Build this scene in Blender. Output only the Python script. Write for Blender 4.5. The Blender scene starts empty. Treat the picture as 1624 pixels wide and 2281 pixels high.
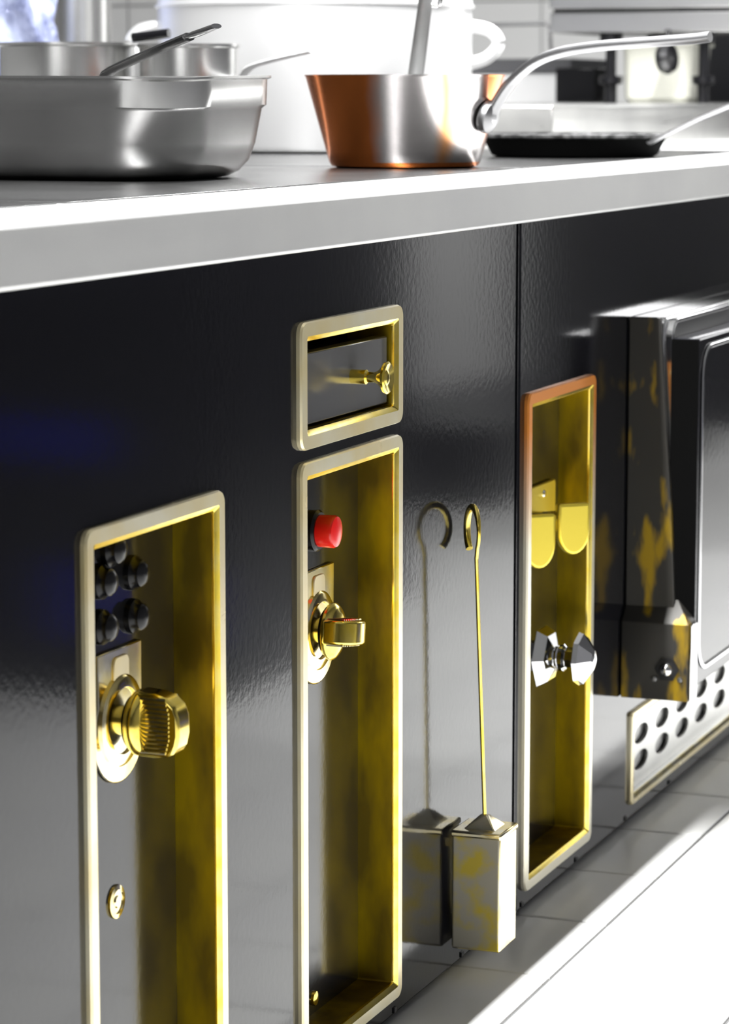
import bpy, bmesh, math, random
from mathutils import Vector, Matrix
random.seed(7)
S = bpy.context.scene
COL = S.collection
PI = math.pi

# ------------------------------------------------------------------ camera
FPX, CX, CY = 6420.0, 812.0, 1140.5
pitch = math.atan((CY - 210.0) / FPX)
yaw = math.atan((3335.0 - CX) / math.hypot(FPX, CY - 210.0))
CAM = Vector((0, -1.0656, 1.0))
cd = bpy.data.cameras.new('camera'); cam = bpy.data.objects.new('camera', cd); COL.objects.link(cam)
cam.location = CAM
cam.rotation_euler = (PI / 2 - pitch, 0, yaw - PI / 2)
cd.sensor_fit = 'HORIZONTAL'; cd.sensor_width = 24.0
cd.lens = FPX / 1624.0 * 24.0
cd.clip_start = 0.05; cd.clip_end = 60
cd.dof.use_dof = True; cd.dof.focus_distance = 2.95; cd.dof.aperture_fstop = 9.0
S.camera = cam

# ------------------------------------------------------------------ world, lights, exposure
w = bpy.data.worlds.new('world'); S.world = w; w.use_nodes = True
w.node_tree.nodes['Background'].inputs[0].default_value = (.9, .95, 1, 1)
w.node_tree.nodes['Background'].inputs[1].default_value = 0.04

def area(name, loc, size, power, target=None, color=(1, 1, 1), spread=PI):
    l = bpy.data.lights.new(name, 'AREA'); l.shape = 'RECTANGLE'; l.size, l.size_y = size
    l.energy = power; l.color = color; l.spread = spread
    o = bpy.data.objects.new(name, l); COL.objects.link(o); o.location = loc
    d = (Vector(target) - Vector(loc)) if target else Vector((0, 0, -1))
    o.rotation_euler = d.to_track_quat('-Z', 'Y').to_euler()
    return o
# long strip lamp of the hood above the range: casts the range's shadow strip on the floor
area('hood_strip_light', (3.3, .07, 2.62), (5.6, .032), 420)
area('far_fill_light', (8.5, -1.35, 1.75), (1.0, 1.0), 18, (4, -.9, 1.2))  # unseen fill light added to whiten the worktop's front edge
area('island_ceiling_light', (5.2, 1.0, 2.64), (2.6, .8), 40)
area('rear_fill_light', (-2.38, .2, 1.55), (1.7, 1.1), 14, (3, .2, 1.3))  # unseen fill behind the camera, added for the metals to reflect
l = bpy.data.lights.new('downlight', 'SPOT'); l.energy = 260; l.spot_size = math.radians(46); l.spot_blend = .12; l.shadow_soft_size = .03
o = bpy.data.objects.new('downlight', l); COL.objects.link(o); o.location = (5.1, -.45, 2.6)

l = bpy.data.lights.new('fridge_fill_spot', 'SPOT'); l.energy = 420; l.spot_size = math.radians(46); l.spot_blend = .6; l.shadow_soft_size = .05  # unseen spot added to brighten the streak mirrored in the enamel
o = bpy.data.objects.new('fridge_fill_spot', l); COL.objects.link(o); o.location = (7.3, -.55, 2.6)
o.rotation_euler = (Vector((7.6, -1.65, .75)) - o.location).to_track_quat('-Z', 'Y').to_euler()

vs = S.view_settings
vs.view_transform = 'Standard'; vs.look = 'None'; vs.exposure = 0.0; vs.gamma = 1.0; vs.use_curve_mapping = False

# ------------------------------------------------------------------ materials
def new_mat(name):
    m = bpy.data.materials.new(name); m.use_nodes = True
    nt = m.node_tree; b = nt.nodes['Principled BSDF']
    return m, nt, b
def ramp(nt, fac, stops):
    r = nt.nodes.new('ShaderNodeValToRGB')
    e = r.color_ramp.elements
    while len(e) < len(stops): e.new(.5)
    for k, (p, c) in enumerate(stops):
        e[k].position = p; e[k].color = (*c, 1) if len(c) == 3 else c
    nt.links.new(fac, r.inputs[0]); return r
def noise(nt, scale, detail=3, coord='Object', stretch=None, rough=.5):
    tc = nt.nodes.new('ShaderNodeTexCoord'); n = nt.nodes.new('ShaderNodeTexNoise')
    n.inputs['Scale'].default_value = scale; n.inputs['Detail'].default_value = detail; n.inputs['Roughness'].default_value = rough
    src = tc.outputs[coord]
    if stretch:
        mp = nt.nodes.new('ShaderNodeMapping'); mp.inputs['Scale'].default_value = stretch
        nt.links.new(src, mp.inputs[0]); src = mp.outputs[0]
    nt.links.new(src, n.inputs['Vector']); return n
def bump(nt, b, n, strength, dist=.001):
    bp = nt.nodes.new('ShaderNodeBump'); bp.inputs['Strength'].default_value = strength; bp.inputs['Distance'].default_value = dist
    nt.links.new(n.outputs[0], bp.inputs['Height']); nt.links.new(bp.outputs[0], b.inputs['Normal'])
def mat(name, col, metal=0., rough=.5, var=None, vscale=30, bmp=0., bscale=200, stretch=None, rvar=0., ior=None, bdist=.001, vs_=None):
    m, nt, b = new_mat(name)
    b.inputs['Base Color'].default_value = (*col, 1)
    b.inputs['Metallic'].default_value = metal; b.inputs['Roughness'].default_value = rough
    if ior: b.inputs['IOR'].default_value = ior
    if var is not None:
        n = noise(nt, vscale, 4, stretch=vs_)
        r = ramp(nt, n.outputs[0], [(.38, col), (.62, var)])
        nt.links.new(r.outputs[0], b.inputs['Base Color'])
    if rvar:
        n2 = noise(nt, vscale * 1.7, 3, stretch=stretch)
        mr = nt.nodes.new('ShaderNodeMapRange'); mr.inputs[3].default_value = max(0, rough - rvar); mr.inputs[4].default_value = rough + rvar
        nt.links.new(n2.outputs[0], mr.inputs[0]); nt.links.new(mr.outputs[0], b.inputs['Roughness'])
    if bmp:
        bump(nt, b, noise(nt, bscale, 2, stretch=stretch), bmp, bdist)
    return m

M = {}
M['enamel'] = mat('black_enamel', (.006, .006, .008), 0, .10, bmp=.12, bscale=120, ior=1.36, bdist=.0006)
M['enamel_in'] = mat('black_enamel_inner', (.008, .008, .009), 0, .12, bmp=.10, bscale=120, ior=1.36, bdist=.0006)
M['black'] = mat('black_matt', (.004, .004, .005), 0, .45)
M['rubber'] = mat('black_plastic', (.005, .005, .006), 0, .26, ior=1.35)
M['brass'] = mat('polished_brass', (.93, .70, .09), 1, .16, var=(.95, .76, .20), vscale=40, rvar=.05)
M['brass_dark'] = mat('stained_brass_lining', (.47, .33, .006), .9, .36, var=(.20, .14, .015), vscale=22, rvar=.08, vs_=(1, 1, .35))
M['brass_pale'] = mat('pale_brass_rim', (.90, .84, .62), .55, .26, var=(.88, .74, .40), vscale=9, rvar=.04)
M['nickel'] = mat('worn_brass_plate', (.88, .82, .62), 1, .14, var=(.9, .74, .30), vscale=25, rvar=.05)
M['chrome'] = mat('chrome', (.86, .86, .87), 1, .08)
M['steel'] = mat('brushed_steel', (.72, .72, .70), 1, .30, var=(.60, .60, .59), vscale=5, bmp=.05, bscale=60, stretch=(.3, 8, 8), rvar=.06)
M['steel_top'] = mat('worktop_steel', (.78, .78, .77), .35, .32, var=(.70, .70, .70), vscale=3, bmp=.04, bscale=60, stretch=(.3, 8, 8), rvar=.05)
M['steel_dark'] = mat('used_cooktop_steel', (.09, .09, .09), .8, .24, var=(.05, .05, .05), vscale=6, bmp=.1, bscale=40)
M['pan_steel'] = mat('satin_pan_steel', (.74, .74, .73), 1, .27, var=(.60, .60, .59), vscale=3)
M['stock'] = mat('pale_stockpot_metal', (.95, .95, .95), .6, .34)
M['steel_mid'] = mat('grey_steel', (.36, .36, .36), .9, .32)
M['alu'] = mat('light_aluminium', (.93, .93, .93), .45, .32)
M['iron'] = mat('cast_iron', (.003, .003, .003), 0, .9, bmp=.1, bscale=150, ior=1.12)
M['paddle'] = mat('bright_brass', (1, .80, .10), .75, .34)
M['iron_rim'] = mat('worn_iron_rim', (.22, .22, .22), .6, .4, var=(.04, .04, .04), vscale=60)
M['copper'] = mat('polished_copper', (.95, .42, .17), 1, .20, var=(.93, .50, .26), vscale=5, rvar=.04)
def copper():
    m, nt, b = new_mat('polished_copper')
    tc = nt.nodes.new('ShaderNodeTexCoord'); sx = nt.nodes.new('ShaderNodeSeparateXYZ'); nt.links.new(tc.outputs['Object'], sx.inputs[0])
    # bright highlight painted as a pale band on one flank: coordinate across the pan, broken up by noise
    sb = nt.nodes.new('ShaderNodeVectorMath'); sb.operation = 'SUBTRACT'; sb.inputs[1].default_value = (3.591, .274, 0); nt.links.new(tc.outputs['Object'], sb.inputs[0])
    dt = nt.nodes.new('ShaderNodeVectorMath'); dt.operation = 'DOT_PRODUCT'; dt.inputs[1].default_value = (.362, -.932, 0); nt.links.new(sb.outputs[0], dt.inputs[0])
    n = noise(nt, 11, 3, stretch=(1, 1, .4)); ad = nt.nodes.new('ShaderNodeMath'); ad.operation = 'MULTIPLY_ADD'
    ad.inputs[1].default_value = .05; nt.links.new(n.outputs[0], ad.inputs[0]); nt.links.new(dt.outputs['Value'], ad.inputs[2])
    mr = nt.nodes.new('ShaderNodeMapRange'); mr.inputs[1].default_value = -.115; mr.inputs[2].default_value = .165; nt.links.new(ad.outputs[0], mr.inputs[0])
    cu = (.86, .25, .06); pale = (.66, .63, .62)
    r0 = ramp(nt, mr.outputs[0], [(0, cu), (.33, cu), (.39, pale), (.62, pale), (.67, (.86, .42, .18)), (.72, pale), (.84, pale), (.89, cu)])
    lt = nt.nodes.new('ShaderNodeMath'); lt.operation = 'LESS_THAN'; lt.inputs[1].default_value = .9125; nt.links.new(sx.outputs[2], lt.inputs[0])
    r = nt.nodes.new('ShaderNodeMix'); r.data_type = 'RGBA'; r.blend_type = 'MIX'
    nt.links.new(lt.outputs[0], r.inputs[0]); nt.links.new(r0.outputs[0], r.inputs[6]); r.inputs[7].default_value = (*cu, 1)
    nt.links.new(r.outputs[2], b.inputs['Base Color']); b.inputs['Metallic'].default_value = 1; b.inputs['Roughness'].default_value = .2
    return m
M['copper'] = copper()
M['castmetal'] = mat('tinned_iron_handle', (.27, .27, .275), 1, .36, bmp=.12, bscale=120)
M['red'] = mat('red_plastic', (.85, .012, .008), 0, .25)
M['tile'] = mat('white_floor_tile', (.80, .80, .78), 0, .38, var=(.76, .76, .75), vscale=5)
M['grout'] = mat('dark_grout', (.12, .12, .12), 0, .8)
M['walltile'] = mat('white_wall_tile', (.86, .86, .85), 0, .15)
M['wallgrout'] = mat('grey_grout', (.45, .45, .45), 0, .8)
M['plaster'] = mat('white_plaster', (.32, .32, .32), 0, .7)
M['greywall'] = mat('grey_wall', (.07, .07, .075), 0, .6)
M['darkcab'] = mat('dark_reflection_finish', (.012, .012, .014), 0, .35)
M['navy'] = mat('navy_plastic', (.004, .008, .20), 0, .4)
M['cream'] = mat('cream_plastic', (.50, .50, .44), 0, .4)
M['film'] = mat('crumpled_film', (.50, .55, .75), .2, .2, var=(.16, .18, .30), vscale=14, bmp=.9, bscale=20, bdist=.02)

# tarnished brass of the oven hinge bracket: dark patina with yellow worn patches
m, nt, b = new_mat('tarnished_brass'); M['tarnish'] = m
n = noise(nt, 14, 4, stretch=(1, 1.6, .45)); r = ramp(nt, n.outputs[0], [(.54, (.040, .038, .034)), (.63, (.36, .23, .010))])
nt.links.new(r.outputs[0], b.inputs['Base Color']); b.inputs['Metallic'].default_value = .5; b.inputs['Roughness'].default_value = .42
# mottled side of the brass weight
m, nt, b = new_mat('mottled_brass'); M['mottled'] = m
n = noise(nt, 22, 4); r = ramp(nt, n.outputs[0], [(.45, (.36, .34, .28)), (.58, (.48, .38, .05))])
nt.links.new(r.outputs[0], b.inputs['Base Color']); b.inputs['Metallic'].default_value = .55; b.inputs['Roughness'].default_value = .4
# rim with a painted warm reflection at its head (object space z of the frame)
m, nt, b = new_mat('warm_reflection_brass_rim'); M['brass_reflect'] = m
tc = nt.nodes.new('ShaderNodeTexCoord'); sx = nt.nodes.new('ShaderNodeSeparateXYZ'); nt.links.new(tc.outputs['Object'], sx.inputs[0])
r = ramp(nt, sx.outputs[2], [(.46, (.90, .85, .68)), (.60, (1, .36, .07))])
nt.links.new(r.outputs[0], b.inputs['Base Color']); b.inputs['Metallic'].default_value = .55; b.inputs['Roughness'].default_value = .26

# ------------------------------------------------------------------ helpers
def link(name, bm, material, parent=None, smooth=False, bevel=0., seg=2, autos=None):
    bmesh.ops.recalc_face_normals(bm, faces=bm.faces)
    me = bpy.data.meshes.new(name); bm.to_mesh(me); bm.free()
    mats = material if isinstance(material, (list, tuple)) else [material]
    for mm in mats: me.materials.append(M[mm] if isinstance(mm, str) else mm)
    o = bpy.data.objects.new(name, me); COL.objects.link(o)
    if smooth:
        for p in me.polygons: p.use_smooth = True
        try: me.set_sharp_from_angle(angle=math.radians(autos or 38))
        except Exception: pass
    if bevel:
        bv = o.modifiers.new('bevel', 'BEVEL'); bv.width = bevel; bv.segments = seg; bv.limit_method = 'ANGLE'
        bv.angle_limit = math.radians(40)
        for p in me.polygons: p.use_smooth = True
        try: me.set_sharp_from_angle(angle=math.radians(50))
        except Exception: pass
    if parent:
        o.parent = parent; o.matrix_parent_inverse = Matrix.Translation(parent.location).inverted()
        if parent.parent: o.matrix_parent_inverse = Matrix.Identity(4); o.location = (0, 0, 0)
    return o
def root(name, label, cat, loc, group=None):
    o = bpy.data.objects.new(name, None); COL.objects.link(o); o.location = loc; o.empty_display_size = .02
    o['label'] = label; o['category'] = cat
    if group: o['group'] = group
    return o
def tag(o, label, cat, group=None):
    o['label'] = label; o['category'] = cat
    if group: o['group'] = group
    return o
def add_box(bm, x0, x1, y0, y1, z0, z1, mi=0):
    v = [bm.verts.new((x, y, z)) for x in (x0, x1) for y in (y0, y1) for z in (z0, z1)]
    for f in ((0, 1, 3, 2), (4, 6, 7, 5), (0, 4, 5, 1), (2, 3, 7, 6), (0, 2, 6, 4), (1, 5, 7, 3)):
        bm.faces.new([v[i] for i in f]).material_index = mi
    return v
def box(name, m, x0, x1, y0, y1, z0, z1, parent=None, bevel=0., seg=2):
    bm = bmesh.new(); add_box(bm, x0, x1, y0, y1, z0, z1)
    return link(name, bm, m, parent, bevel=bevel, seg=seg)
def add_lathe(bm, prof, mtx, n=40, cap0=True, cap1=True, mi=0, sx=1., sy=1.):
    rings = []
    for r, z in prof:
        if r < 1e-6: rings.append([bm.verts.new(mtx @ Vector((0, 0, z)))])
        else: rings.append([bm.verts.new(mtx @ Vector((r * sx * math.cos(2 * PI * k / n), r * sy * math.sin(2 * PI * k / n), z))) for k in range(n)])
    for a, b_ in zip(rings, rings[1:]):
        for k in range(n):
            k2 = (k + 1) % n
            if len(a) == 1 and len(b_) == 1: continue
            if len(a) == 1: f = [a[0], b_[k], b_[k2]]
            elif len(b_) == 1: f = [a[k], a[k2], b_[0]]
            else: f = [a[k], a[k2], b_[k2], b_[k]]
            bm.faces.new(f).material_index = mi
    if cap0 and len(rings[0]) > 1: bm.faces.new(rings[0]).material_index = mi
    if cap1 and len(rings[-1]) > 1: bm.faces.new(rings[-1]).material_index = mi
def lathe(name, m, prof, mtx, parent=None, n=40, cap0=True, cap1=True, autos=38, sx=1., sy=1.):
    bm = bmesh.new(); add_lathe(bm, prof, mtx, n, cap0, cap1, 0, sx, sy)
    return link(name, bm, m, parent, smooth=True, autos=autos)
def axis_m(loc, d):
    q = Vector(d).normalized().to_track_quat('Z', 'Y')
    return Matrix.Translation(loc) @ q.to_matrix().to_4x4()
def add_tube(bm, pts, rad, n=10, flat=1., mi=0, up=Vector((0, 0, 1))):
    pts = [Vector(p) for p in pts]; rings = []
    for i, p in enumerate(pts):
        t = (pts[min(i + 1, len(pts) - 1)] - pts[max(i - 1, 0)]).normalized()
        s = t.cross(up)
        if s.length < 1e-3: s = t.cross(Vector((0, 1, 0)))
        s.normalize(); u = s.cross(t).normalized()
        r = rad[i] if isinstance(rad, (list, tuple)) else rad
        fl = flat[i] if isinstance(flat, (list, tuple)) else flat
        rings.append([bm.verts.new(p + s * r * math.cos(2 * PI * k / n) + u * r * fl * math.sin(2 * PI * k / n)) for k in range(n)])
    for a, b_ in zip(rings, rings[1:]):
        for k in range(n): bm.faces.new([a[k], a[(k + 1) % n], b_[(k + 1) % n], b_[k]]).material_index = mi
    bm.faces.new(rings[0]).material_index = mi; bm.faces.new(rings[-1]).material_index = mi
def spline(pts, k=8):
    pts = [Vector(p) for p in pts]; out = []
    P = [pts[0]] + pts + [pts[-1]]
    for i in range(1, len(P) - 2):
        a, b_, c, d = P[i - 1:i + 3]
        for j in range(k):
            t = j / k
            out.append(.5 * ((2 * b_) + (c - a) * t + (2 * a - 5 * b_ + 4 * c - d) * t * t + (3 * b_ - a - 3 * c + d) * t ** 3))
    out.append(pts[-1]); return out
def tube(name, m, pts, rad, parent=None, n=10, flat=1., up=Vector((0, 0, 1))):
    bm = bmesh.new(); add_tube(bm, pts, rad, n, flat, 0, up); return link(name, bm, m, parent, smooth=True, autos=50)
def prism(name, m, outline, basis, depth, parent=None, bevel=0., seg=2):
    """outline (u,v) list; basis (origin, U, V, N); extruded along N by depth"""
    o0, U, V, N = [Vector(q) for q in basis]; bm = bmesh.new()
    a = [bm.verts.new(o0 + U * u + V * v) for u, v in outline]
    b_ = [bm.verts.new(o0 + U * u + V * v + N * depth) for u, v in outline]
    bm.faces.new(a); bm.faces.new(b_); n = len(a)
    for k in range(n): bm.faces.new([a[k], a[(k + 1) % n], b_[(k + 1) % n], b_[k]])
    return link(name, bm, m, parent, bevel=bevel, seg=seg)
def rrect(x0, x1, z0, z1, r, k=5):
    out = []
    for cx, cz, a0 in ((x1 - r, z1 - r, 0), (x0 + r, z1 - r, 90), (x0 + r, z0 + r, 180), (x1 - r, z0 + r, 270)):
        for i in range(k + 1):
            a = math.radians(a0 + 90 * i / k); out.append((cx + r * math.cos(a), cz + r * math.sin(a)))
    return out

# ------------------------------------------------------------------ floor: base slab, tiles with recessed joints
T = .2262; X0 = 2.5985 - T; Y0 = -.1083
fl = box('floor', 'grout', -2.5, 10, -2.6, 4.0, -.06, -.004); fl['kind'] = 'structure'
bm = bmesh.new(); add_box(bm, -T / 2 + .0024, T / 2 - .0024, -T / 2 + .0024, T / 2 - .0024, -.0145, 0)
bmesh.ops.bevel(bm, geom=[e for e in bm.edges if all(v.co.z > -.001 for v in e.verts)], offset=.0015, segments=1, affect='EDGES')
me = bpy.data.meshes.new('floor_tile'); bm.to_mesh(me); bm.free(); me.materials.append(M['tile'])
used = set()
for i in range(0, 25):
    for j in range(-5, 1):
        o = bpy.data.objects.new('floor_tile', me); COL.objects.link(o); o.parent = fl
        o.location = (X0 + T * (i + .5), Y0 + T * (j + .5), random.uniform(-.0004, .0002)); used.add((i, j))
bm = bmesh.new()
for i in range(-20, 34):
    for j in range(-11, 5):
        if (i, j) in used: continue
        x, y = X0 + T * (i + .5), Y0 + T * (j + .5)
        if x < -2.4 or x > 9.9 or y < -2.5: continue
        if y > .15 and x < 7.2: continue
        h = T / 2 - .0024; vs4 = [bm.verts.new((x + a * h, y + c * h, 0)) for a, c in ((-1, -1), (1, -1), (1, 1), (-1, 1))]
        bm.faces.new(vs4)
o = link('floor_tile_field', bm, 'tile', fl); o['kind'] = 'stuff'

# ------------------------------------------------------------------ walls, ceiling
wb = box('wall_back', 'wallgrout', 8.6, 8.7, -2.6, 4.0, 0, 2.7); wb['kind'] = 'structure'
wt = .235
bm = bmesh.new(); add_box(bm, -.012, 0.002, -wt / 2 + .003, wt / 2 - .003, -wt / 2 + .003, wt / 2 - .003)
me = bpy.data.meshes.new('wall_tile'); bm.to_mesh(me); bm.free(); me.materials.append(M['walltile'])
done = set()
for i in range(5, 16):
    for k in range(3, 7):
        o = bpy.data.objects.new('wall_tile', me); COL.objects.link(o); o.parent = wb
        o.location = (8.6, .25 + wt * (i - 4.5) + .03, wt * (k + .5) - .125); done.add((i, k))
bm = bmesh.new()
for i in range(-7, 19):
    for k in range(1, 12):
        if (i, k) in done: continue
        y, z = .25 + wt * (i - 4.5) + .03, wt * (k + .5) - .125; h = wt / 2 - .003
        if y < -2.5 or y > 3.9: continue
        vs4 = [bm.verts.new((8.588, y + a * h, z + c * h)) for a, c in ((-1, -1), (1, -1), (1, 1), (-1, 1))]; bm.faces.new(vs4)
o = link('wall_tile_field', bm, 'walltile', wb); o['kind'] = 'stuff'
for nm, m_, a in (('wall_left', 'plaster', (-2.5, 8.6, 4.0, 4.1, 0, 2.7)), ('wall_right', 'greywall', (-2.5, 8.6, -2.7, -2.6, 0, 2.7)),
                  ('wall_front', 'greywall', (-2.6, -2.5, -2.6, 4.0, 0, 2.7)), ('ceiling', 'plaster', (-2.6, 8.7, -2.7, 4.1, 2.7, 2.78))):
    o = box(nm, m_, *a); o['kind'] = 'structure'

# ------------------------------------------------------------------ range cabinets (panel with cut-outs, carcass, plinth)
FX = [(2.095, 2.375), (2.558, 2.838), (3.268, 3.548)]       # outer x of the recess frames
ZL, ZH = .030, .645
DZ = (.657, .782)
RIM = .0185
PT = .853
def panel(name, parent, xs0, xs1, holes):
    xs = sorted({xs0, xs1, *[h[0] for h in holes], *[h[1] for h in holes]})
    zs = sorted({.012, PT, *[h[2] for h in holes], *[h[3] for h in holes]})
    bm = bmesh.new(); V = {}
    def v(x, z):
        if (x, z) not in V: V[(x, z)] = bm.verts.new((x, 0, z))
        return V[(x, z)]
    for xa, xb in zip(xs, xs[1:]):
        for za, zb in zip(zs, zs[1:]):
            xm, zm = (xa + xb) / 2, (za + zb) / 2
            if any(h[0] < xm < h[1] and h[2] < zm < h[3] for h in holes): continue
            bm.faces.new([v(xa, za), v(xb, za), v(xb, zb), v(xa, zb)])
    r = bmesh.ops.extrude_face_region(bm, geom=list(bm.faces))
    for e in r['geom']:
        if isinstance(e, bmesh.types.BMVert): e.co.y += .003
    return link(name, bm, 'enamel', parent)
def carcass(parent, x0, x1):
    bm = bmesh.new()
    add_box(bm, x0, x0 + .02, .003, 1.88, .012, PT - .001); add_box(bm, x1 - .02, x1, .003, 1.88, .012, PT - .001)
    add_box(bm, x0 + .02, x1 - .02, 1.86, 1.88, .012, PT - .001); add_box(bm, x0 + .02, x1 - .02, .10, 1.86, .012, .03)
    link('carcass', bm, 'black', parent)
    box('plinth', 'black', x0 + .02, x1 - .02, .012, 1.84, 0, .012, parent)
ins = .006
def hole(a, z0, z1): return (a[0] + ins, a[1] - ins, z0 + ins, z1 - ins)
ca = root('range_cabinet', 'glossy black enamel range cabinet at left, holding the small drawer and two framed recesses', 'cabinet', (1.0, 0, 0))
panel('front_panel', ca, 1.0, 3.231, [hole(FX[0], ZL, ZH), hole(FX[1], ZL, ZH), hole(FX[1], *DZ)]); carcass(ca, 1.0, 3.231)
cb = root('range_cabinet', 'glossy black enamel range cabinet at right, beyond the vertical joint, carrying the oven door', 'cabinet', (3.24, 0, 0))
panel('front_panel', cb, 3.241, 7.0, [hole(FX[2], ZL, ZH), (3.75, 4.62, .036, .153)]); carcass(cb, 3.241, 7.0)
bm = bmesh.new(); add_box(bm, 3.231, 3.241, .004, .02, .012, PT)
link('joint_strip', bm, 'black', cb)
prism('edge_trim', 'enamel', [(0, 0), (.006, -.0022), (.0075, 0)], ((3.241, .0005, .012), (1, 0, 0), (0, 1, 0), (0, 0, 1)), PT - .014, cb)
for x in (2.83, 3.05, 3.272, 3.498, 3.729, 3.955):
    box('sill_clip', 'black', x - .004, x + .004, -.0015, 0, .012, .018, ca if x < 3.2 else cb)

# ------------------------------------------------------------------ recess frames
def frame_mesh(x0, x1, z0, z1, bar=RIM, r=.013, depth=.039, proud=.006):
    """ring sweep: outer edge, flat rim, inner bevel, lining"""
    bm = bmesh.new()
    prof = [(0, 0), (0, -proud * .6), (.0012, -proud), (bar - .0055, -proud), (bar - .0005, -proud + .0035), (bar, 0), (bar, depth)]
    rings = []
    for off, y in prof:
        rr = max(r - off, .0025)
        rings.append([bm.verts.new((u, y, v)) for u, v in rrect(x0 + off, x1 - off, z0 + off, z1 - off, rr)])
    n = len(rings[0]); idx = [0, 0, 0, 1, 1, 2]
    for q, (a, b_) in enumerate(zip(rings, rings[1:])):
        for k in range(n):
            bm.faces.new([a[k], a[(k + 1) % n], b_[(k + 1) % n], b_[k]]).material_index = idx[q]
    return bm
def control_panel(fx, label, rim='brass_pale'):
    t = root('control_recess', label, 'control panel', ((fx[0] + fx[1]) / 2, 0, ZL), 'brass framed control recesses')
    link('frame', frame_mesh(fx[0], fx[1], ZL, ZH), [rim, 'brass', 'brass_dark'], t, smooth=True, autos=25)
    box('back_plate', 'enamel_in', fx[0] + .012, fx[1] - .012, .0385, .0415, ZL + .012, ZH - .012, t)
    return t
c1 = control_panel(FX[0], 'brass framed black recess nearest the left edge, with black push buttons above its knob')
c2 = control_panel(FX[1], 'brass framed black recess under the small drawer, with a red button')
c3 = control_panel(FX[2], 'brass framed black recess beside the oven door, with a faceted silver knob', 'brass_reflect')

# escutcheon: square head, round foot
def escutcheon(parent, xc):
    zc, R = .449, .050
    pts = [(.044, .071), (-.044, .071)]
    for k in range(25):
        a = math.radians(150 + 240 * k / 24); pts.append((R * math.cos(a), R * math.sin(a)))
    pl = prism('escutcheon', 'nickel', pts, ((xc, .0385, zc), (1, 0, 0), (0, 0, 1), (0, -1, 0)), .004, parent, bevel=.0015)
    lathe('collar', 'nickel', [(.041, 0), (.041, .002), (.038, .004), (.030, .0045), (.029, .002), (0, .002)], axis_m((xc, .0345, zc + .006), (0, -1, 0)), pl, 40)
    # raised indicator window on the square head
    prism('indicator', 'brass_pale', rrect(-.015, .015, .036, .064, .007), ((xc, .0347, zc), (1, 0, 0), (0, 0, 1), (0, -1, 0)), .002, pl, bevel=.0008)
    return zc + .006
def knob(parent, xc, zc, ang, ks=.9):
    """pilot style gas knob: neck, round flange, flat wing grip with knurled cheeks; ang = turn about the knob axis"""
    A = Matrix.Translation((xc, .0345, zc)) @ Matrix.Rotation(PI / 2, 4, 'X') @ Matrix.Rotation(ang, 4, 'Z') @ Matrix.Diagonal((1, 1, ks, 1))   # local +Z -> world -Y
    k = lathe('knob', 'brass', [(.013, 0), (.013, .013), (.022, .0145), (.027, .0165), (.0295, .021), (.0295, .025), (.026, .030), (.019, .033), (0, .0335)], A, parent, 44)
    lathe('neck_ring', 'rubber', [(.0235, .0125), (.0235, .0155), (.013, .0155)], A, k, 36)
    # wing: outline in (v = across, w = outwards), thickness along u
    bm = bmesh.new(); th = .0125
    out = [(-.0285, .022), (-.029, .040), (-.028, .054), (-.0245, .0615), (-.018, .066), (-.008, .0685), (.008, .068), (.018, .064), (.0245, .056), (.0285, .043), (.0295, .022)]
    a = [bm.verts.new(A @ Vector((-th, v, w_))) for v, w_ in out]; b_ = [bm.verts.new(A @ Vector((th, v, w_))) for v, w_ in out]
    bm.faces.new(a); bm.faces.new(b_)
    for q in range(len(a)): bm.faces.new([a[q], a[(q + 1) % len(a)], b_[(q + 1) % len(a)], b_[q]])
    link('grip', bm, 'brass', k, bevel=.003, seg=3)
    bm = bmesh.new()
    for sgn in (-1, 1):
        for q in range(13):
            v = -.0235 + q * .0039; top = .058 - .30 * max(0, abs(v) - .012)
            u0 = sgn * (th - .0003); u1 = sgn * (th + .0017)
            c = [(u0, v - .0018, .027), (u0, v + .0018, .027), (u1, v, .027), (u0, v - .0018, top), (u0, v + .0018, top), (u1, v, top)]
            vv = [bm.verts.new(A @ Vector(p)) for p in c]
            for f in ((0, 1, 2), (3, 5, 4), (0, 2, 5, 3), (1, 4, 5, 2), (0, 3, 4, 1)): bm.faces.new([vv[i] for i in f])
    link('knurling', bm, 'nickel', k)['kind'] = 'stuff'
    return k
z1 = escutcheon(c1, 2.237); knob(c1, 2.237, z1, 0)
z2 = escutcheon(c2, 2.698); knob(c2, 2.698, z2, math.radians(82), .68)
# black push buttons of the first recess
def push(x, z, parent):
    lathe('push_button', 'rubber', [(.016, 0), (.0155, .005), (.0125, .008), (.012, .012), (.008, .0155), (0, .0165)], axis_m((x, .0385, z), (0, -1, 0)), parent, 28)
for x, z in ((2.205, .5835), (2.268, .5815), (2.205, .5435), (2.268, .5425), (2.224, .609)): push(x, z, c1)
# brass cylinder lock
lk = lathe('lock', 'nickel', [(.0155, 0), (.0150, .0022), (.011, .003), (.0105, .0016), (.006, .0016), (.005, .003), (0, .0033)], axis_m((2.230, .0385, .292), (0, -1, 0)), c1, 36)
# red lamp button
rb = lathe('button_socket', 'rubber', [(.0215, 0), (.0215, .008), (.019, .0105), (0, .0105)], axis_m((2.688, .0385, .560), (0, -1, 0)), c2, 32)
lathe('red_button', 'red', [(.0165, .010), (.0168, .026), (.0155, .0285), (.011, .0298), (0, .0305)], axis_m((2.688, .0385, .560), (0, -1, 0)), rb, 36)
lathe('lock', 'brass', [(.008, 0), (.0075, .003), (.003, .0045), (0, .0045)], axis_m((2.692, .0385, .065), (0, -1, 0)), c2, 20)

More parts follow.
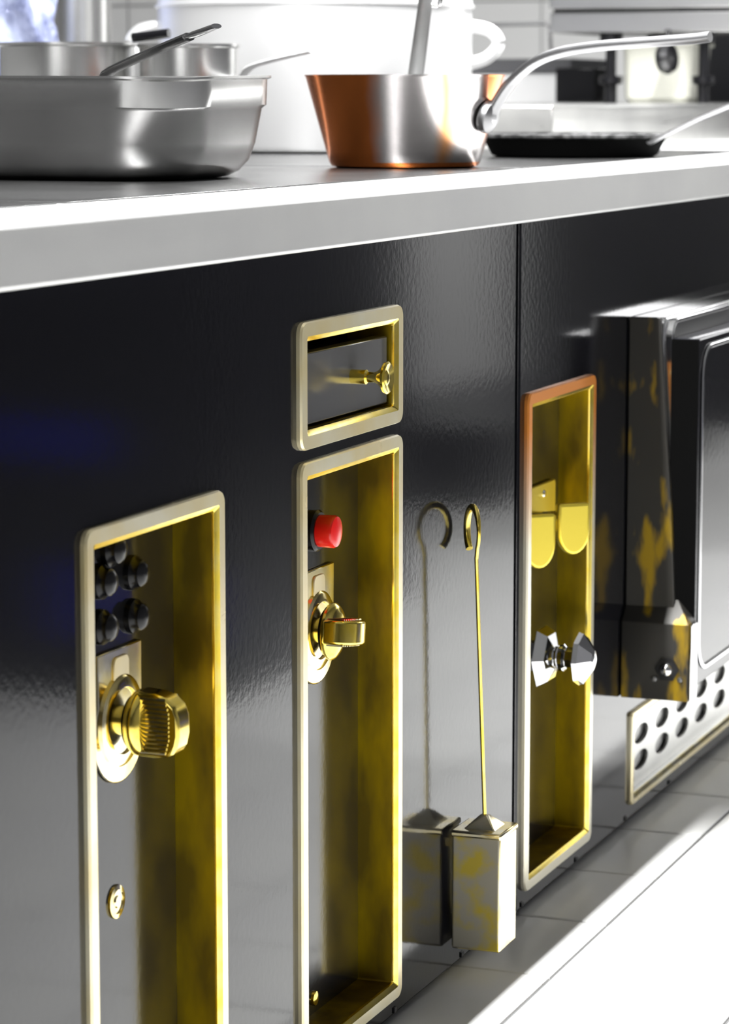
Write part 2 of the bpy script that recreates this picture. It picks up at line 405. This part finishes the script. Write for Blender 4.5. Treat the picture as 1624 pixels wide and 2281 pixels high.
# third recess: two D shaped brass paddles on a plate, faceted silver tap
pl = prism('tap_plate', 'paddle', rrect(3.398, 3.500, .456, .513, .006), ((0, .0385, 0), (1, 0, 0), (0, 0, 1), (0, -1, 0)), .006, c3, bevel=.0015)
lathe('plate_screw', 'chrome', [(.005, 0), (.004, .002), (0, .0024)], axis_m((3.45, .0325, .500), (0, -1, 0)), pl, 14)
def paddle(x, y, z, a, parent, h=.031, wd=.019):
    u = Vector((math.cos(a), math.sin(a), 0)); n = Vector((-math.sin(a), math.cos(a), 0))
    out = [(-wd, h), (wd, h)] + [(wd * math.cos(t), h - .012 - (h * 2 - .012) * 1.0 * math.sin(t) * .98) for t in [PI * q / 16 for q in range(17)]]
    out = [(-wd, h), (wd, h)] + [(wd * math.cos(PI * q / 14), -.004 - (h - .002) * math.sin(PI * q / 14)) for q in range(15)]
    pd = prism('tap_paddle', 'paddle', out, (Vector((x, y, z)) - n * .006, u, (0, 0, 1), n), .012, parent, bevel=.0035, seg=3)
    return pd
p1 = paddle(3.364, .012, .4535, math.radians(-48), c3, .033, .0215)
p2 = paddle(3.403, -.020, .4655, math.radians(-48), c3, .031, .0215)
tube('tap_stem', 'nickel', [(3.405, .034, .478), (3.392, .010, .480), (3.400, -.016, .482)], .006, p1, 12)
# silver tap
zt, xt = .299, 3.409
hx = lathe('flange', 'chrome', [(.020, 0), (.021, .012), (.041, .018), (.033, .031), (.012, .038)], axis_m((xt, .0385, zt), (0, -1, 0)), c3, 6, autos=20)
tw = lathe('tap_handle', 'chrome', [(.014, .030), (.014, .062), (.018, .064), (.034, .067), (.032, .073), (.012, .087), (0, .090)], axis_m((xt, .0385, zt), (0, -1, 0)), c3, 8, autos=20)
lathe('stem_ring', 'chrome', [(.014, .040), (.0175, .043), (.0175, .048), (.014, .051)], axis_m((xt, .0385, zt), (0, -1, 0)), tw, 24)

# ------------------------------------------------------------------ small drawer above the middle recess
dr = root('small_drawer', 'small black drawer with a brass trumpet knob in its own brass frame', 'drawer', (2.698, 0, DZ[0]))
link('frame', frame_mesh(FX[1][0], FX[1][1], DZ[0], DZ[1], bar=.0195, depth=.05), ['brass_pale', 'brass', 'brass_dark'], dr, smooth=True, autos=25)
bx = box('drawer_body', 'black', 2.583, 2.813, .02, .28, .680, .746, dr)
M['satin'] = mat('satin_black_enamel', (.085, .085, .088), 0, .2, bmp=.1, bscale=100, ior=1.5)
df = box('drawer_front', 'satin', 2.580, 2.813, .003, .018, .6795, .7500, dr, bevel=.0015)
lathe('knob', 'brass', [(.0075, 0), (.0075, .016), (.0055, .018), (.0055, .026), (.009, .031), (.0160, .0365), (.0165, .039), (.0145, .0405), (.008, .0385), (.005, .040), (0, .0405)],
      axis_m((2.712, .003, .7165), (0, -1, 0)), df, 32)

# ------------------------------------------------------------------ brass weight on a rod with hooked ring, hanging at the panel
hk = root('hook_poker', 'square brass weight with a thin rod and open ring, hanging at the black panel', 'weight', (3.028, -.034, .037))
bm = bmesh.new(); add_box(bm, 2.998, 3.058, -.0635, -.0055, .037, .171)
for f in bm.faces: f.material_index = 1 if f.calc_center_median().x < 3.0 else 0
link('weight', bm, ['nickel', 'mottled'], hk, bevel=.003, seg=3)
box('cap_rim', 'nickel', 2.9965, 3.0595, -.065, -.004, .168, .1755, hk, bevel=.0025, seg=3)
pc = Vector((3.028, -.0345, .175)); bm = bmesh.new()
base = [bm.verts.new(pc + Vector((a, c, 0))) for a, c in ((-.019, -.019), (.019, -.019), (.019, .019), (-.019, .019))]
top = [bm.verts.new(pc + Vector((a, c, .0145))) for a, c in ((-.004, -.004), (.004, -.004), (.004, .004), (-.004, .004))]
bm.faces.new(base); bm.faces.new(top)
for k in range(4): bm.faces.new([base[k], base[(k + 1) % 4], top[(k + 1) % 4], top[k]])
link('pyramid_cap', bm, 'nickel', hk, bevel=.001)
rt = Vector((3.006, -.0305, .487))
tube('rod', 'brass', [pc + Vector((0, 0, .012)), rt], .0023, hk, 10)
ud = Vector((math.cos(math.radians(39)), math.sin(math.radians(39)), 0))
rc = rt + ud * .012 + Vector((0, 0, .030)); pts = [rt]
for q in range(0, 25):
    a = math.radians(222 - q * 11.6); pts.append(rc + ud * (.0195 * math.cos(a)) + Vector((0, 0, .0265 * math.sin(a))))
tube('ring', 'brass', pts, [.0023] * 6 + [.0026 + .0014 * min(1, q / 6) for q in range(len(pts) - 6)], hk, 10, flat=1., up=Vector((-ud.y, ud.x, 0)))
box('wall_catch', 'nickel', 3.020, 3.036, -.0056, 0.0, .150, .160, hk)

# ------------------------------------------------------------------ oven door with bracket
od = root('oven_door', 'thick black oven door with chrome edges standing proud of the range at right', 'oven door', (3.72, 0, .19))
prism('door_slab', 'chrome', rrect(3.722, 4.55, .195, .705, .012), ((0, -.0005, 0), (1, 0, 0), (0, 0, 1), (0, -1, 0)), .047, od, bevel=.002)
prism('gap_liner', 'black', rrect(3.728, 4.545, .20, .698, .02), ((0, -.047, 0), (1, 0, 0), (0, 0, 1), (0, -1, 0)), .012, od)
def ring_prism(name, m_, x0, x1, z0, z1, r, wdt, y0, y1, parent):
    bm = bmesh.new(); a = rrect(x0, x1, z0, z1, r, 8); b_ = rrect(x0 + wdt, x1 - wdt, z0 + wdt, z1 - wdt, max(r - wdt, .004), 8)
    R = [[bm.verts.new((u, y, v)) for u, v in q] for q, y in ((a, y0), (a, y1), (b_, y1), (b_, y0))]
    n = len(a)
    for s in range(4):
        A_, B_ = R[s], R[(s + 1) % 4]
        for k in range(n): bm.faces.new([A_[k], A_[(k + 1) % n], B_[(k + 1) % n], B_[k]])
    return link(name, bm, m_, parent, bevel=.0012)
ring_prism('chrome_band', 'chrome', 3.7235, 4.55, .20, .703, .030, .011, -.0475, -.058, od)
fp = prism('door_front', 'enamel', rrect(3.7235, 4.55, .205, .678, .006), ((0, -.0585, 0), (1, 0, 0), (0, 0, 1), (0, -1, 0)), .036, od, bevel=.002)
ring_prism('front_trim', 'chrome', 3.738, 4.535, .222, .668, .045, .006, -.0945, -.0975, fp)
prism('side_cover', 'iron', [(0.0, 0), (.0, .386), (.036, .386), (.036, 0)], ((3.7215, -.0585, .291), (0, -1, 0), (0, 0, 1), (1, 0, 0)), .0019, od)
# tarnished brass hinge bracket against the door's near side (profile in y,z)
br = prism('hinge_bracket', 'tarnish', [(.0015, .195), (.0015, .706), (.044, .706), (.047, .66), (.062, .46), (.069, .325), (.069, .195)], ((3.7215, 0, 0), (0, -1, 0), (0, 0, 1), (-1, 0, 0)), .010, od, bevel=.0012)
bm = bmesh.new()
prof = [(0.0015, .192), (.097, .192), (.097, .300), (.073, .326), (.0015, .326)]
xa, xb = 3.7215, 3.692
A_ = [bm.verts.new((xa, -y, z)) for y, z in prof]
prof2 = [(0.0015, .192), (.0955, .192), (.0955, .297), (.0955, .297), (.0015, .297)]
B_ = [bm.verts.new((xb, -y, z)) for y, z in [prof2[0], prof2[1], prof2[2], prof2[4]]]
bm.faces.new(A_); bm.faces.new(B_)
bm.faces.new([A_[0], A_[1], B_[1], B_[0]]); bm.faces.new([A_[1], A_[2], B_[2], B_[1]]); bm.faces.new([A_[2], A_[3], B_[2]])
bm.faces.new([A_[3], A_[4], B_[3], B_[2]]); bm.faces.new([A_[4], A_[0], B_[0], B_[3]])
hb = link('hinge_block', bm, 'tarnish', od, bevel=.0015)
box('block_edge', 'chrome', 3.690, 3.7215, -.0995, -.0972, .194, .297, hb, bevel=.0008)
# bolt
bo = lathe('hinge_bolt', 'black', [(.017, 0), (.017, .0025), (.012, .003)], axis_m((3.692, -.066, .235), (-1, 0, 0)), hb if False else od, 6, autos=20)
lathe('bolt_head', 'chrome', [(.009, .002), (.009, .006), (.007, .010), (.003, .012), (0, .0122)], axis_m((3.692, -.066, .235), (-1, 0, 0)), bo, 24)
for dy, dz in ((-.018, -.013), (.017, -.014)):
    lathe('rivet', 'castmetal', [(.004, 0), (.0035, .003), (0, .004)], axis_m((3.692, -.066 + dy, .235 + dz), (-1, 0, 0)), bo, 12)

# ------------------------------------------------------------------ perforated vent grille under the oven door
vg = root('vent_grille', 'pale steel vent grille with oval slots in a cream frame below the oven door', 'vent grille', (3.75, 0, .03))
link('frame', frame_mesh(3.744, 4.63, .029, .160, bar=.0135, r=.006, depth=.012, proud=.005), ['brass_pale', 'nickel', 'steel'], vg, smooth=True, autos=25)
bm = bmesh.new()
gx0, gx1, gz0, gz1 = 3.757, 4.617, .042, .147
PX = .1105; cols = 8; rows = [(.0425, .0955), (.0955, .1465)]
def cell(x0, x1, z0, z1, cx, cz, rx, rz):
    n = 24; inner = [bm.verts.new((cx + rx * math.cos(2 * PI * k / n), .006, cz + rz * math.sin(2 * PI * k / n))) for k in range(n)]
    outer = []
    for k in range(n):
        a = 2 * PI * k / n; c, s = math.cos(a), math.sin(a)
        tx = ((x1 - cx) if c > 0 else (cx - x0)) / max(abs(c), 1e-6); tz = ((z1 - cz) if s > 0 else (cz - z0)) / max(abs(s), 1e-6)
        t = min(tx, tz); outer.append(bm.verts.new((cx + c * t, .006, cz + s * t)))
    for qx in (x0, x1):
        for qz in (z0, z1):
            min(outer, key=lambda v_: (v_.co.x - qx) ** 2 + (v_.co.z - qz) ** 2).co = (qx, .006, qz)
    for k in range(n):
        bm.faces.new([outer[k], outer[(k + 1) % n], inner[(k + 1) % n], inner[k]])
    back = [bm.verts.new(v.co + Vector((0, .004, 0))) for v in inner]
    for k in range(n): bm.faces.new([inner[k], inner[(k + 1) % n], back[(k + 1) % n], back[k]])
for ri, (za, zb) in enumerate(rows):
    cz = (.0765, .114)[ri]
    for c in range(cols):
        cx = 3.8250 + c * PX; x0 = cx - PX / 2 if c else gx0; x1 = cx + PX / 2 if c < cols - 1 else gx1
        cell(x0, x1, za, zb, cx, cz, .037, .0135)
link('slotted_plate', bm, 'steel', vg)
box('backing', 'steel_mid', 3.757, 4.617, .013, .017, .042, .147, vg)

# ------------------------------------------------------------------ worktop
wtop = root('worktop', 'thick brushed stainless steel worktop running over both black cabinets', 'worktop', (1.0, -.03, .853))
bm = bmesh.new(); add_box(bm, 1.0, 7.2, -.03, 1.9, PT, .903)
link('slab', bm, 'steel_top', wtop, bevel=.004, seg=3)
bm = bmesh.new()
for a, c in ((1.02, 2.30), (2.32, 3.60), (3.62, 4.90)): add_box(bm, a, c, .122, 1.3, .9031, .9045)
link('cooking_plate', bm, 'steel_dark', wtop, bevel=.001)

ZT = .9046
# ------------------------------------------------------------------ cookware
def rr_loft(name, m_, secs, parent=None, dipc=None):
    """secs: (x0,x1,y0,y1,z,r)"""
    bm = bmesh.new(); rings = []
    for x0, x1, y0, y1, z, r in secs:
        ring = []
        for u, v in rrect(x0, x1, y0, y1, r, 8):
            zz = z
            if dipc and z > .98:
                d = math.hypot(u - dipc[0], v - dipc[1]); zz -= dipc[2] * math.exp(-(d / dipc[3]) ** 2)
            ring.append(bm.verts.new((u, v, zz)))
        rings.append(ring)
    n = len(rings[0])
    for a, b_ in zip(rings, rings[1:]):
        for k in range(n): bm.faces.new([a[k], a[(k + 1) % n], b_[(k + 1) % n], b_[k]])
    bm.faces.new(rings[0]); bm.faces.new(rings[-1])
    return link(name, bm, m_, parent, smooth=True, autos=45)
X1, X2, Y1, Y2 = 2.855, 3.165, .258, .80
rp = root('roasting_pan', 'large deep rectangular steel roasting pan, nearest on the worktop at left', 'pan', ((X1 + X2) / 2, (Y1 + Y2) / 2, ZT))
def sec(o_, z, r): return (X1 + o_, X2 - o_, Y1 + o_, Y2 - o_, z, r)
rr_loft('body', 'pan_steel', [sec(.055, ZT, .05), sec(.042, ZT + .002, .06), sec(.030, ZT + .008, .07), sec(.019, ZT + .020, .08), sec(.012, ZT + .040, .085), sec(.006, .984, .085), sec(.002, .988, .085), sec(.001, 1.017, .085),
                        sec(-.003, 1.019, .087), sec(-.003, 1.0215, .087), sec(.003, 1.0215, .083), sec(.006, 1.018, .08), sec(.011, .985, .075), sec(.026, ZT + .024, .075), sec(.05, ZT + .006, .05)],
        rp, dipc=(X1 + .02, Y1 + .02, .0035, .08))

def lathe_pot(name, cx, cy, r, h, label, m_='pan_steel', rim=.003, group=None, z0=ZT, seam=None):
    t = root(name, label, 'pot', (cx, cy, z0), group)
    pr = [(r * .93, 0), (r * .985, .004), (r, .012)]
    if seam: pr += [(r, seam - .004), (r + .004, seam - .002), (r + .004, seam + .002), (r, seam + .004)]
    pr += [(r, h - .006), (r + rim, h - .004), (r + rim, h), (r - .002, h), (r - .003, h - .006), (r - .003, .006), (0, .005)]
    lathe('body', m_, pr, Matrix.Translation((cx, cy, z0)), t, 56, cap0=True, autos=30)
    return t
def at(px, py, D):
    """helper: world point seen at a pixel of the 1624x2281 frame, D metres from the lens (used once, to survey positions)"""
    f_ = cam.rotation_euler.to_matrix() @ Vector((px - CX, -(py - CY), -FPX)).normalized()
    return CAM + f_ * D
# big stockpot
sp = lathe_pot('stockpot', 4.59, .81, .267, .42, 'huge pale aluminium stockpot standing behind the copper pan', 'stock', .006, seam=.242)
for s in (0, 1):
    hd = Vector((math.sin(yaw), -math.cos(yaw), 0)) * (1 if s == 0 else -1)
    c0 = Vector((4.59, .81, 1.085)) + hd * .262; sd = Vector((-hd.y, hd.x, 0))
    tube('loop_handle', 'alu', spline([c0 + sd * .0 + Vector((0, 0, .03)), c0 + hd * .035 + Vector((0, 0, .022)), c0 + hd * .050, c0 + hd * .030 + Vector((0, 0, -.024)), c0 + Vector((0, 0, -.034))], 6), .011, sp, 12)
# two small pots behind the roasting pan
pB = at(152, 210, 4.30); pC = at(421, 210, 4.25)
b1 = lathe_pot('saucepan', pB.x, pB.y, .0985, 1.0745 - ZT, 'wide low steel pot behind the roasting pan, cut by the left picture edge')
tube('handle', 'rubber', [pB + Vector((.03, -.092, .082)), pB + Vector((.03, -.150, .088))], .007, b1, 10)
b2 = lathe_pot('saucepan', pC.x, pC.y, .072, 1.072 - ZT, 'small steel pot between the roasting pan and the big stockpot')
hb0 = at(534, 150, 4.2)
tube('handle', 'alu', spline([Vector((pC.x + .026, pC.y - .068, 1.02)), at(545, 163, 4.15), at(562, 148, 4.1), at(610, 133, 4.05), at(695, 114, 4.0)], 6), [.006] * 8 + [.007] * 17, b2, 10, flat=.45)
# spatula lying in the roasting pan
s0, s1 = at(228, 166, 3.26), at(420, 82, 3.12); s2 = at(482, 58, 3.08)
sl = root('spatula', 'dark steel spatula with a bright perforated end, leaning out of the roasting pan', 'spatula', s0)
inner = s0 + (s0 - s1).normalized() * .10 + Vector((0, 0, -.02))
tube('handle', 'steel_dark', spline([inner, s0 + Vector((0, 0, -.012)), s0 + (s1 - s0) * .12, s1], 6), .0085, sl, 10, flat=.55)
tube('tip', 'chrome', [s1 + (s2 - s1) * -.1, s1 + (s2 - s1) * .3, s2], [.006, .0085, .007], sl, 10, flat=.4)
bm = bmesh.new(); c_ = inner
add_box(bm, c_.x - .045, c_.x + .03, c_.y - .02, c_.y + .035, c_.z - .004, c_.z - .001)
link('blade', bm, 'steel_dark', sl)

# copper saute pan
CP = Vector((3.591, .274, ZT))
cp = root('copper_pan', 'flared copper saute pan with a long cast handle, standing on the worktop', 'pan', CP)
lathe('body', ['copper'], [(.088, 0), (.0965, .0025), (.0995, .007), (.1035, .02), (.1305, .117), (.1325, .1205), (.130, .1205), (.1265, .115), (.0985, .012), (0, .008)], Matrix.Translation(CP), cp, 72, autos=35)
lathe('lining', 'pan_steel', [(.1263, .1195), (.0983, .0125), (0, .0085)], Matrix.Translation(CP), cp, 56, cap0=False, cap1=False)
hd = Vector((-.124, -.992, 0)).normalized(); side = Vector((-hd.y, hd.x, 0))
def hp(px, py):
    """point of the handle's own vertical plane (through the pan's axis along hd) seen at a pixel"""
    d = (cam.rotation_euler.to_matrix() @ Vector((px - CX, -(py - CY), -FPX)))
    n = side; o_ = CP
    return CAM + d * ((o_ - CAM).dot(n) / d.dot(n))
hpts = spline([hp(1092, 262), hp(1110, 225), hp(1140, 183), hp(1190, 140), hp(1250, 116), hp(1330, 103), hp(1430, 95), hp(1540, 87), hp(1582, 82)], 6)
rad = [.012, .0122] + [.0105] * 10 + [.0095] * 14 + [.009] * 23
rad = rad[:len(hpts)] + [.009] * (len(hpts) - len(rad))
tube('handle', 'castmetal', hpts, rad, cp, 12, flat=.75)
rvp = CP + hd * .1235 + Vector((0, 0, .066))
# spade shaped foot riveted to the wall of the pan
ft = Vector((rvp.x, rvp.y, rvp.z)); nrm = (hd + Vector((0, 0, -.27))).normalized()
lathe('handle_foot', 'castmetal', [(.0, -.006), (.0225, -.006), (.0235, -.002), (.0215, .004), (.014, .007), (0, .0075)], axis_m(ft, nrm), cp, 28, sx=1.05, sy=.95)
lathe('rivet', 'chrome', [(.0065, .005), (.006, .008), (.003, .0095), (0, .0098)], axis_m(ft, nrm), cp, 16)
# flat bar utensil standing in the copper pan
u0, u1 = at(926, 168, 3.93), at(947, 12, 3.90)
ut = root('ladle', 'flat steel ladle handle standing upright in the copper pan', 'ladle', (u0.x, u0.y, .915))
ul = u0 + (u0 - u1) * .85
tube('handle', 'castmetal', [ul, u0, u1, at(950, -60, 3.89)], [.0105, .0105, .0095, .0095], ut, 8, flat=.25, up=Vector((1, .35, 0)))
tube('hook', 'chrome', spline([at(950, -58, 3.89), at(962, -90, 3.89), at(985, -60, 3.88), at(980, 6, 3.88), at(962, 12, 3.88)], 6), .0035, ut, 8)
lathe('bowl', 'pan_steel', [(0, 0), (.02, .003), (.034, .014), (.038, .028), (.0365, .028), (.032, .015), (.018, .005), (0, .0025)], Matrix.Translation((CP.x - .01, CP.y + .01, ZT + .013)), ut, 28)

# black iron pan behind the copper pan
ip = root('frying_pan', 'low black iron frying pan right of the copper pan with thin steel handle', 'pan', (4.31, .262, ZT))
IP = Matrix.Translation((4.31, .262, ZT))
lathe('body', 'iron', [(.120, 0), (.128, .003), (.142, .030), (.138, .031), (.124, .006), (0, .005)], IP, ip, 56)
lathe('rim', 'iron_rim', [(.142, .029), (.1455, .031), (.1455, .035), (.138, .036), (.137, .031)], IP, ip, 56, cap0=False, cap1=False)
h0 = Vector((4.31, .262, ZT + .024)); h1 = at(1478, 302, 4.42)
d0 = (Vector((h1.x, h1.y, 0)) - Vector((4.31, .262, 0))).normalized()
tube('handle', 'castmetal', [h0 + d0 * .138, h1, at(1560, 262, 4.36), at(1680, 212, 4.28)], [.009, .0055, .006, .007], ip, 10, flat=.6)

# ------------------------------------------------------------------ raised steel ledge and what stands on it
lg = box('raised_ledge', 'steel', 4.95, 7.1, .50, 1.05, .9031, .980, None, bevel=.003)
tag(lg, 'long raised stainless steel ledge on the back of the worktop', 'ledge')
ap = root('salamander_grill', 'grey steel countertop grill on black feet, upper right', 'grill', (6.5, .6, .98))
box('body', 'steel_mid', 6.30, 6.78, .30, .935, 1.137, 1.182, ap, bevel=.003)
box('upper_body', 'steel_mid', 6.29, 6.78, .30, .935, 1.190, 1.52, ap, bevel=.003)
box('groove', 'black', 6.31, 6.77, .31, .93, 1.181, 1.191, ap)
for x in (6.33, 6.72):
    for y in (.80, .585):
        ft_ = lathe('foot', 'rubber', [(.014, 0), (.014, .040), (.026, .044), (.026, .060), (.012, .062), (.012, .130), (.026, .134), (.026, .158)], Matrix.Translation((x, y, .98)), ap, 20)
lathe('lever_knob', 'rubber', [(.0, 0), (.030, .006), (.036, .02), (.030, .034), (0, .040)], axis_m((6.27, .672, 1.077), (-.2, -1, .1)), ap, 24)
tube('lever', 'rubber', [(6.27, .66, 1.08), (6.30, .66, 1.14)], .007, ap, 8)
ct = root('food_container', 'white plastic food container standing under the grill between its feet', 'container', (6.45, .72, .98))
bm = bmesh.new(); secs = [(6.375, 6.53, .640, .775, .981, .02), (6.365, 6.54, .628, .783, .992, .025), (6.360, 6.545, .620, .785, 1.105, .025)]
rings = [[bm.verts.new((u, v, z)) for u, v in rrect(a, b_, c, d, r)] for a, b_, c, d, z, r in secs]
for A_, B_ in zip(rings, rings[1:]):
    for k in range(len(A_)): bm.faces.new([A_[k], A_[(k + 1) % len(A_)], B_[(k + 1) % len(A_)], B_[k]])
bm.faces.new(rings[0]); bm.faces.new(rings[-1]); link('tub', bm, 'cream', ct, smooth=True)
box('lid', 'cream', 6.357, 6.548, .617, .788, 1.1055, 1.116, ct, bevel=.003)
o = box('dark_backdrop_cabinet', 'darkcab', 7.3, 7.9, -.10, .83, 0, 1.45, None, bevel=.004); o.name = 'tall_cabinet'
tag(o, 'tall dark cabinet standing behind the grill at the right edge', 'cabinet')
o = box('black_box', 'rubber', 6.66, 6.80, .935, 1.035, .9805, 1.062, None, bevel=.004); tag(o, 'small black box on the far end of the ledge', 'box')
sc = root('steel_unit', 'low pale steel unit with dark top band on the far worktop', 'unit', (7.0, 1.4, .9))
box('body', 'alu', 6.86, 7.18, 1.06, 1.75, .9031, 1.052, sc, bevel=.003)
box('top_band', 'greywall', 6.85, 7.18, 1.055, 1.755, 1.0525, 1.087, sc, bevel=.002)
fa = root('wire_rail', 'thin bent wire rail standing on the pale steel unit', 'rail', (6.95, 1.12, 1.087))
tube('wire', 'castmetal', [(6.95, 1.137, 1.087), (6.95, 1.142, 1.165), (6.95, 1.155, 1.175), (6.95, 1.40, 1.170), (6.95, 1.41, 1.160), (6.95, 1.41, 1.087)], .0045, fa, 8)
# canister and crumpled film at far left
pc_ = at(170, 210, 5.65)
cn = root('steel_canister', 'tall grey steel canister at the back left of the worktop', 'canister', (pc_.x, pc_.y, .90))
lathe('body', 'pan_steel', [(.066, 0), (.070, .004), (.070, .42), (.066, .424), (0, .425)], Matrix.Translation((pc_.x, pc_.y, .9031)), cn, 48)
lathe('lid', 'pan_steel', [(.0715, .400), (.0715, .43), (.05, .44), (0, .442)], Matrix.Translation((pc_.x, pc_.y, .9031)), cn, 48)
pf = at(12, 60, 5.2); bm = bmesh.new(); bmesh.ops.create_icosphere(bm, subdivisions=4, radius=1)
for v in bm.verts:
    c = v.co.copy(); k = 1 + .10 * math.sin(9 * c.x + 5 * c.z) + .10 * math.sin(13 * c.y - 7 * c.z) + random.uniform(-.03, .03)
    v.co = Vector((c.x * .085 * k, c.y * .085 * k, max(c.z, -.95) * .19 * k))
for v in bm.verts: v.co += Vector((pf.x, pf.y, .9 + .178))
zmin = min(v.co.z for v in bm.verts)
for v in bm.verts: v.co.z += .9032 - zmin
o = link('plastic_bag', bm, 'film', None, smooth=True, autos=180); tag(o, 'crumpled bluish plastic bag standing beside the tall steel canister', 'bag')

# ------------------------------------------------------------------ the other side of the aisle (seen mirrored in the enamel)
oc = root('aisle_cabinet', 'dark low cabinet bank across the aisle, seen mirrored in the enamel', 'cabinet', (5.3, -1.3, 0))
box('body', 'darkcab', 4.72, 5.42, -1.75, -.95, .0, .88, oc, bevel=.004)
box('top', 'steel_dark', 4.70, 5.44, -1.77, -.93, .881, .92, oc, bevel=.003)
oc2 = root('bin_trolley', 'dark trolley across the aisle, seen mirrored as a dark patch', 'trolley', (4.45, -1.2, 0))
box('body', 'darkcab', 4.24, 4.68, -1.62, -.84, .0, .80, oc2, bevel=.01)
for (x, y, z, sx_, sz_) in ((4.235, -1.00, .10, .004, .13), (4.235, -1.18, .40, .004, .07)):
    box('blue_panel', 'navy', x - .003, x + .003, y - .15, y + .15, z, z + sz_, oc2)
d1 = box('dark_reflection_slab', 'darkcab', 8.54, 8.586, -2.5, -.80, 0, 1.15); d1['kind'] = 'structure'  # unseen dark slab added to keep the far enamel reflection black
w2 = box('far_fill_slab', 'plaster', 8.56, 8.60, -1.95, -.75, 1.18, 2.32); w2['kind'] = 'structure'  # unseen plain slab added behind the far fill light
o = box('dark_crate', 'darkcab', 6.55, 7.9, -1.60, -1.14, .0, .20, None, bevel=.01); tag(o, 'low dark crate far across the aisle, seen mirrored below the light streak', 'crate')
o = box('upright_fridge', 'walltile', 7.0, 8.2, -2.3, -1.65, .0, 1.9, None, bevel=.01); tag(o, 'tall pale fridge far across the aisle, seen only as a mirrored light streak', 'fridge')
# unseen frame added round the rear fill light, behind the camera
wf = root('rear_fill_frame', 'window', 'window', (-2.48, .2, 1.55)); del wf['label']; del wf['category']; wf['kind'] = 'structure'
bm = bmesh.new()
for a in ((-.92, -.86, -.62, .62), (.86, .92, -.62, .62), (-.86, .86, -.62, -.56), (-.86, .86, .56, .62), (-.02, .02, -.56, .56)):
    add_box(bm, -2.5, -2.42, .2 + a[0], .2 + a[1], 1.55 + a[2], 1.55 + a[3])
link('fill_frame', bm, 'plaster', wf)
lf = root('ceiling_light', 'long white strip light fixed to the ceiling above the range', 'light', (3.3, .07, 2.66))
box('housing', 'plaster', .4, 6.2, -.01, .15, 2.64, 2.70, lf)
